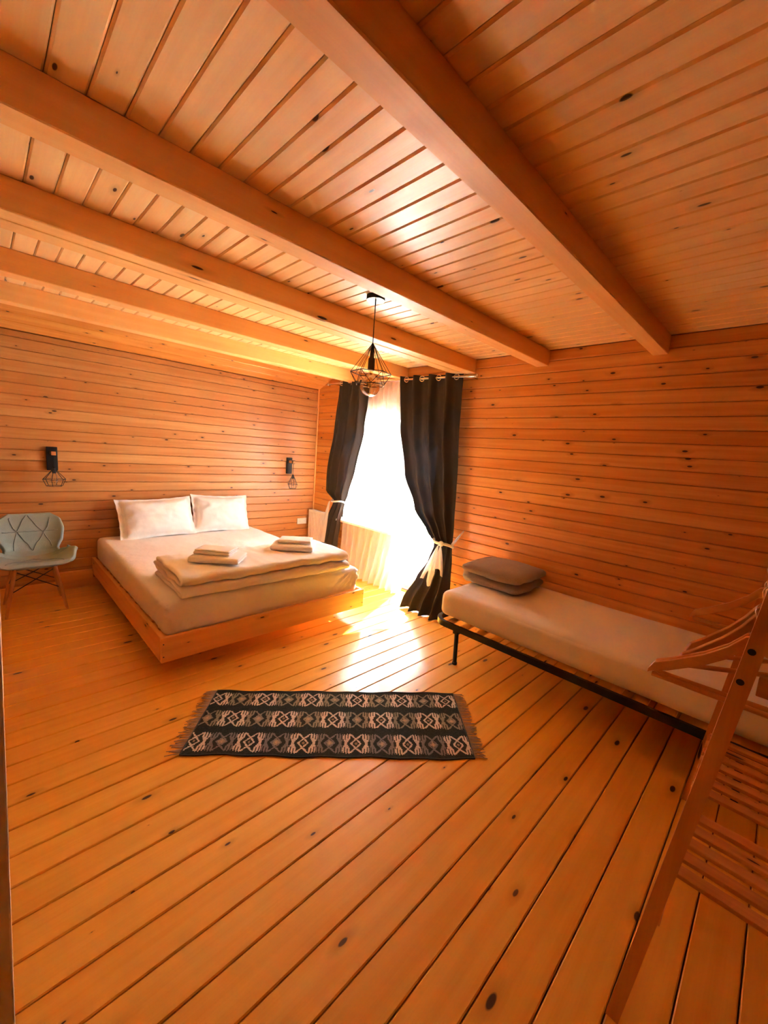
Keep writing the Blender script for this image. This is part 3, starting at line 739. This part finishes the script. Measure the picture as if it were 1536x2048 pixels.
# ------------------------------------------------------------------ rug
def rug():
    A = Vector((.976, 2.312)); B = Vector((2.147, 1.363)); D = Vector((.625, 1.91)); E_ = Vector((1.754, .936))
    L, W = 1.50, .53; nx, ny = 300, 106
    bands = [(.04, .27), (.355, .615), (.70, .96)]
    def colr(i, j):
        u, v = (i+.5)/nx, (j+.5)/ny
        bg_ = (.030, .034, .026)
        r_ = noise.cell(Vector((i*.73, j*.91, 1.5)))*.5+.5
        for bi, (a, b_) in enumerate(bands):
            if a <= v < b_:
                yy = ((v-a)/(b_-a)-.5)*24
                ph = .02 if bi != 1 else .115
                per = .0935; q = (u-ph)/per; kcell = round(q); xx = (q-kcell)*28
                light = kcell % 2 == 0
                fg = (.62, .50, .40) if light else ((.26, .22, .15) if bi < 2 else (.20, .17, .155))
                ax, ay = abs(xx), abs(yy); on = False; acc = None
                if 4.0 <= ax+ay*.9 <= 6.2: on = True
                elif ax+ay < 1.8: acc = (.50, .33, .20) if not light else (.28, .20, .13)
                elif ax+ay < 4.0 and not light: acc = (.34, .26, .17)
                if ay >= 6 and abs(ax-(ay-5.2)) <= 1.25 and ay < 11: on = True
                if ax >= 6.4:
                    k_ = int(ax-6.4); hgt = [12, 11.5, 6.0, 12, 10.5, 4.5, 11, 9.5][min(7, k_)]; low = [5.0, 3.6, 1.5, 0, 0, 0, 2.5, 5.0][min(7, k_)]
                    if low <= ay <= hgt: on = True
                if acc: c_ = acc
                elif on: c_ = fg
                else: c_ = bg_
                f = .85+.3*r_; return tuple(x_*f for x_ in c_)
        f = .75+.5*r_; return tuple(x_*f for x_ in bg_)
    cen = (A+B+D+E_)/4
    root = tag(empty('woven_rug', (cen.x, cen.y, 0)), 'dark kilim rug with cream geometric bands and fringed ends on the floor', 'rug')
    def P(u, v, h=.006):
        p = A.lerp(B, u).lerp(D.lerp(E_, u), v) - cen
        e_ = .004*math.sin(u*37)+.003*math.sin(u*15+2)
        p = p + (D-A).normalized()*e_*(1 if v > .5 else -1)*(abs(v-.5)*2)**6
        return Vector((p.x, p.y, h + .0025*noise.noise(Vector((u*9, v*5, 2)))))
    mb = MB().grid(lambda u, v: P(u, v), nx, ny); me = mb.mesh('rug_top')
    at = me.color_attributes.new('weave', 'FLOAT_COLOR', 'CORNER')
    data = []
    for j in range(ny):
        for i in range(nx):
            c_ = colr(i, j); data += [*c_, 1.0]*4
    at.data.foreach_set('color', data)
    m, nt, b_ = nodes('kilim_weave'); an = N(nt, 'ShaderNodeVertexColor', layer_name='weave'); nt.links.new(an.outputs[0], b_.inputs['Base Color'])
    b_.inputs['Roughness'].default_value = .95; b_.inputs['Specular IOR Level'].default_value = .1
    tc = N(nt, 'ShaderNodeTexCoord'); n1 = N(nt, 'ShaderNodeTexNoise'); n1.inputs['Scale'].default_value = 260
    nt.links.new(tc.outputs['Object'], n1.inputs['Vector']); bp = N(nt, 'ShaderNodeBump'); bp.inputs['Strength'].default_value = .5; bp.inputs['Distance'].default_value = .002
    nt.links.new(n1.outputs[0], bp.inputs['Height']); nt.links.new(bp.outputs[0], b_.inputs['Normal'])
    o = link('weave', me, m, root)
    edge = [P(i/60, 0) for i in range(61)] + [P(1, j/30) for j in range(1, 31)] + [P(1-i/60, 1) for i in range(1, 61)] + [P(0, 1-j/30) for j in range(1, 30)]
    MB().tube([Vector((p.x, p.y, .0045)) for p in edge], .0042, 6, closed=True).build('edge_binding', plain('kilim_edge', (.05, .055, .045), .95, nscale=80), root, True)
    M_fr = plain('fringe_yarn', (.50, .36, .25), .95, nscale=90, namt=.2)
    for uu, s_ in ((0, -1), (1, 1)):
        mb = MB(); rnd = random.Random(5+uu)
        d = (B-A).normalized()*s_; e_ = (D-A).normalized()
        for k in range(72):
            v = (k+.5)/72; p = P(uu, v); ln = rnd.uniform(.05, .075); sw = rnd.uniform(-.018, .018)
            q1 = Vector((p.x+d.x*ln*.5+e_.x*sw*.3, p.y+d.y*ln*.5+e_.y*sw*.3, .006)); q2 = Vector((p.x+d.x*ln+e_.x*sw, p.y+d.y*ln+e_.y*sw, .003))
            mb.tube([p, q1, q2], [.0022, .0024, .0016], 5)
        tag(mb.build('fringe', M_fr, root, True), kind='stuff')
rug()

# ------------------------------------------------------------------ clothes rack
rk = tag(empty('clothes_rack', (1.75, -.15, 0)), 'wooden clothes rack with slatted shelf at the right edge of the picture', 'rack')
RO = rk.location
def rl(mb): mb.v = [(p[0]-RO.x, p[1]-RO.y, p[2]-RO.z) for p in mb.v]; return mb
def post(xa, xb, yb_, yt, wy, name='post'):
    zt = 1.42
    mb = MB().add([(xa, yb_-wy, 0), (xb, yb_-wy, 0), (xb, yb_, 0), (xa, yb_, 0), (xa, yt-wy, zt), (xb, yt-wy, zt), (xb, yt, zt), (xa, yt, zt)],
                  [(0,3,2,1),(4,5,6,7),(0,1,5,4),(1,2,6,5),(2,3,7,6),(3,0,4,7)])
    return rl(mb).build(name, M_rack, rk)
def py(z, y0_=.141): return y0_ - .1065*z
p1 = post(1.20, 1.228, .141, py(1.42), .033)
p2 = post(2.33, 2.358, .141, py(1.42), .033)
post(1.20, 1.222, -.44, -.30, .042); post(2.33, 2.352, -.44, -.30, .042)
for (yy, zz) in ((py(1.171)-.012, 1.171), (py(1.095)-.012, 1.095)):
    rl(MB().tube([(1.1985, yy, zz), (1.203, yy, zz)], .0075, 12)).build('screw_cap', M_dark, p1)
rl(MB().tube([(1.21, -.004, 1.186), (2.34, -.004, 1.186)], .011, 12)).build('hanging_rod', M_rack, rk, True)
for z_ in (.385,):
    for yy in (py(z_)-.036, -.42):
        rl(MB().bbox(1.222, yy, z_-.03, 2.33, yy+.02, z_-.0005, .002)).build('shelf_rail', M_bedwood, rk)
    xs = [1.385+i*.0695 for i in range(5)] + [1.83+i*.0695 for i in range(7)]
    for x_ in xs:
        rl(MB().bbox(x_, -.43, z_, x_+.042, py(z_)-.01, z_+.014, .002)).build('slat', M_slat, rk)
for xx in (1.20, 2.33):
    rl(MB().bbox(xx+.001, -.43, 1.075, xx+.021, py(1.1)-.04, 1.12, .002)).build('cross_rail', M_slat, rk)

# hangers: plane along Y, hook over the rod
def hanger(label, x_, tilt=0.0):
    t = tag(empty('coat_hanger', (x_, -.004, 1.198), (0, 0, tilt)), label, 'hanger', 'wooden coat hangers')
    hook = [Vector((0, .019*math.cos(a)+.0, .0+.019*math.sin(a)-.006)) for a in [math.radians(d) for d in range(-30, 200, 15)]]
    hook = [Vector((0, -.019*math.cos(math.radians(d)), .019*math.sin(math.radians(d))-.004)) for d in range(-35, 190, 15)] + [Vector((0, .010, -.035)), Vector((0, .0, -.055)), Vector((0, 0, -.09))]
    MB().tube(hook, .0022, 8).build('hook', M_steel, t, True)
    pts = [(-.218, -.272), (-.205, -.243), (-.17, -.222), (-.10, -.170), (-.055, -.125), (-.025, -.082), (0, -.072), (.025, -.082), (.055, -.125), (.10, -.170), (.17, -.222), (.205, -.243), (.218, -.272)]
    wid = [.012, .030, .034, .037, .040, .044, .045, .044, .040, .037, .034, .030, .012]
    mb = MB(); th = .006; pts = [(a*1.09, z_) for a, z_ in pts]
    for (a, z_), wdt in zip(pts, wid):
        for dx, dz in ((-th, 0), (th, 0), (th, -wdt), (-th, -wdt)): mb.v.append((dx, a, z_+dz))
    for i in range(len(pts)-1):
        for k in range(4): mb.f.append((i*4+k, i*4+(k+1) % 4, (i+1)*4+(k+1) % 4, (i+1)*4+k))
    mb.f += [(3,2,1,0), tuple(len(mb.v)-4+k for k in range(4))]
    o = mb.build('shoulder', M_rackh, t, angle=35); md = o.modifiers.new('b', 'BEVEL'); md.width = .002; md.segments = 2
    MB().tube([(0, -.225, -.284), (0, .225, -.284)], .008, 10).build('trouser_bar', M_rackh, t, angle=40)
    return t
M_rackh = wood('hanger_beech', (.72, .36, .10), (.58, .24, .06), face=(1, 2), rough=.35, knot_amt=.02, coat=.3)
hanger('wooden coat hanger nearest the camera on the rack rod', 1.50)
hanger('wooden coat hanger just behind the nearest one on the rack rod', 1.535, math.radians(2))
hanger('wooden coat hanger turned sideways on the middle of the rack rod', 1.79, math.radians(38))
hanger('wooden coat hanger turned furthest sideways on the rack rod', 1.93, math.radians(40))
hanger('wooden coat hanger at the far end of the rack rod', 2.25, math.radians(-2))

# ------------------------------------------------------------------ white door leaf at the left edge
d2 = tag(empty('door_2', (-.020, .70, 0), (0, math.radians(1.24), 0)), kind='structure')
MB().bbox(-.75, 0, .005, 0, .04, 1.98, .003).build('door_leaf', M_door, d2)
MB().bbox(-.10, -.05, .98, -.03, 0, 1.0, .004).build('handle', M_steel, d2)
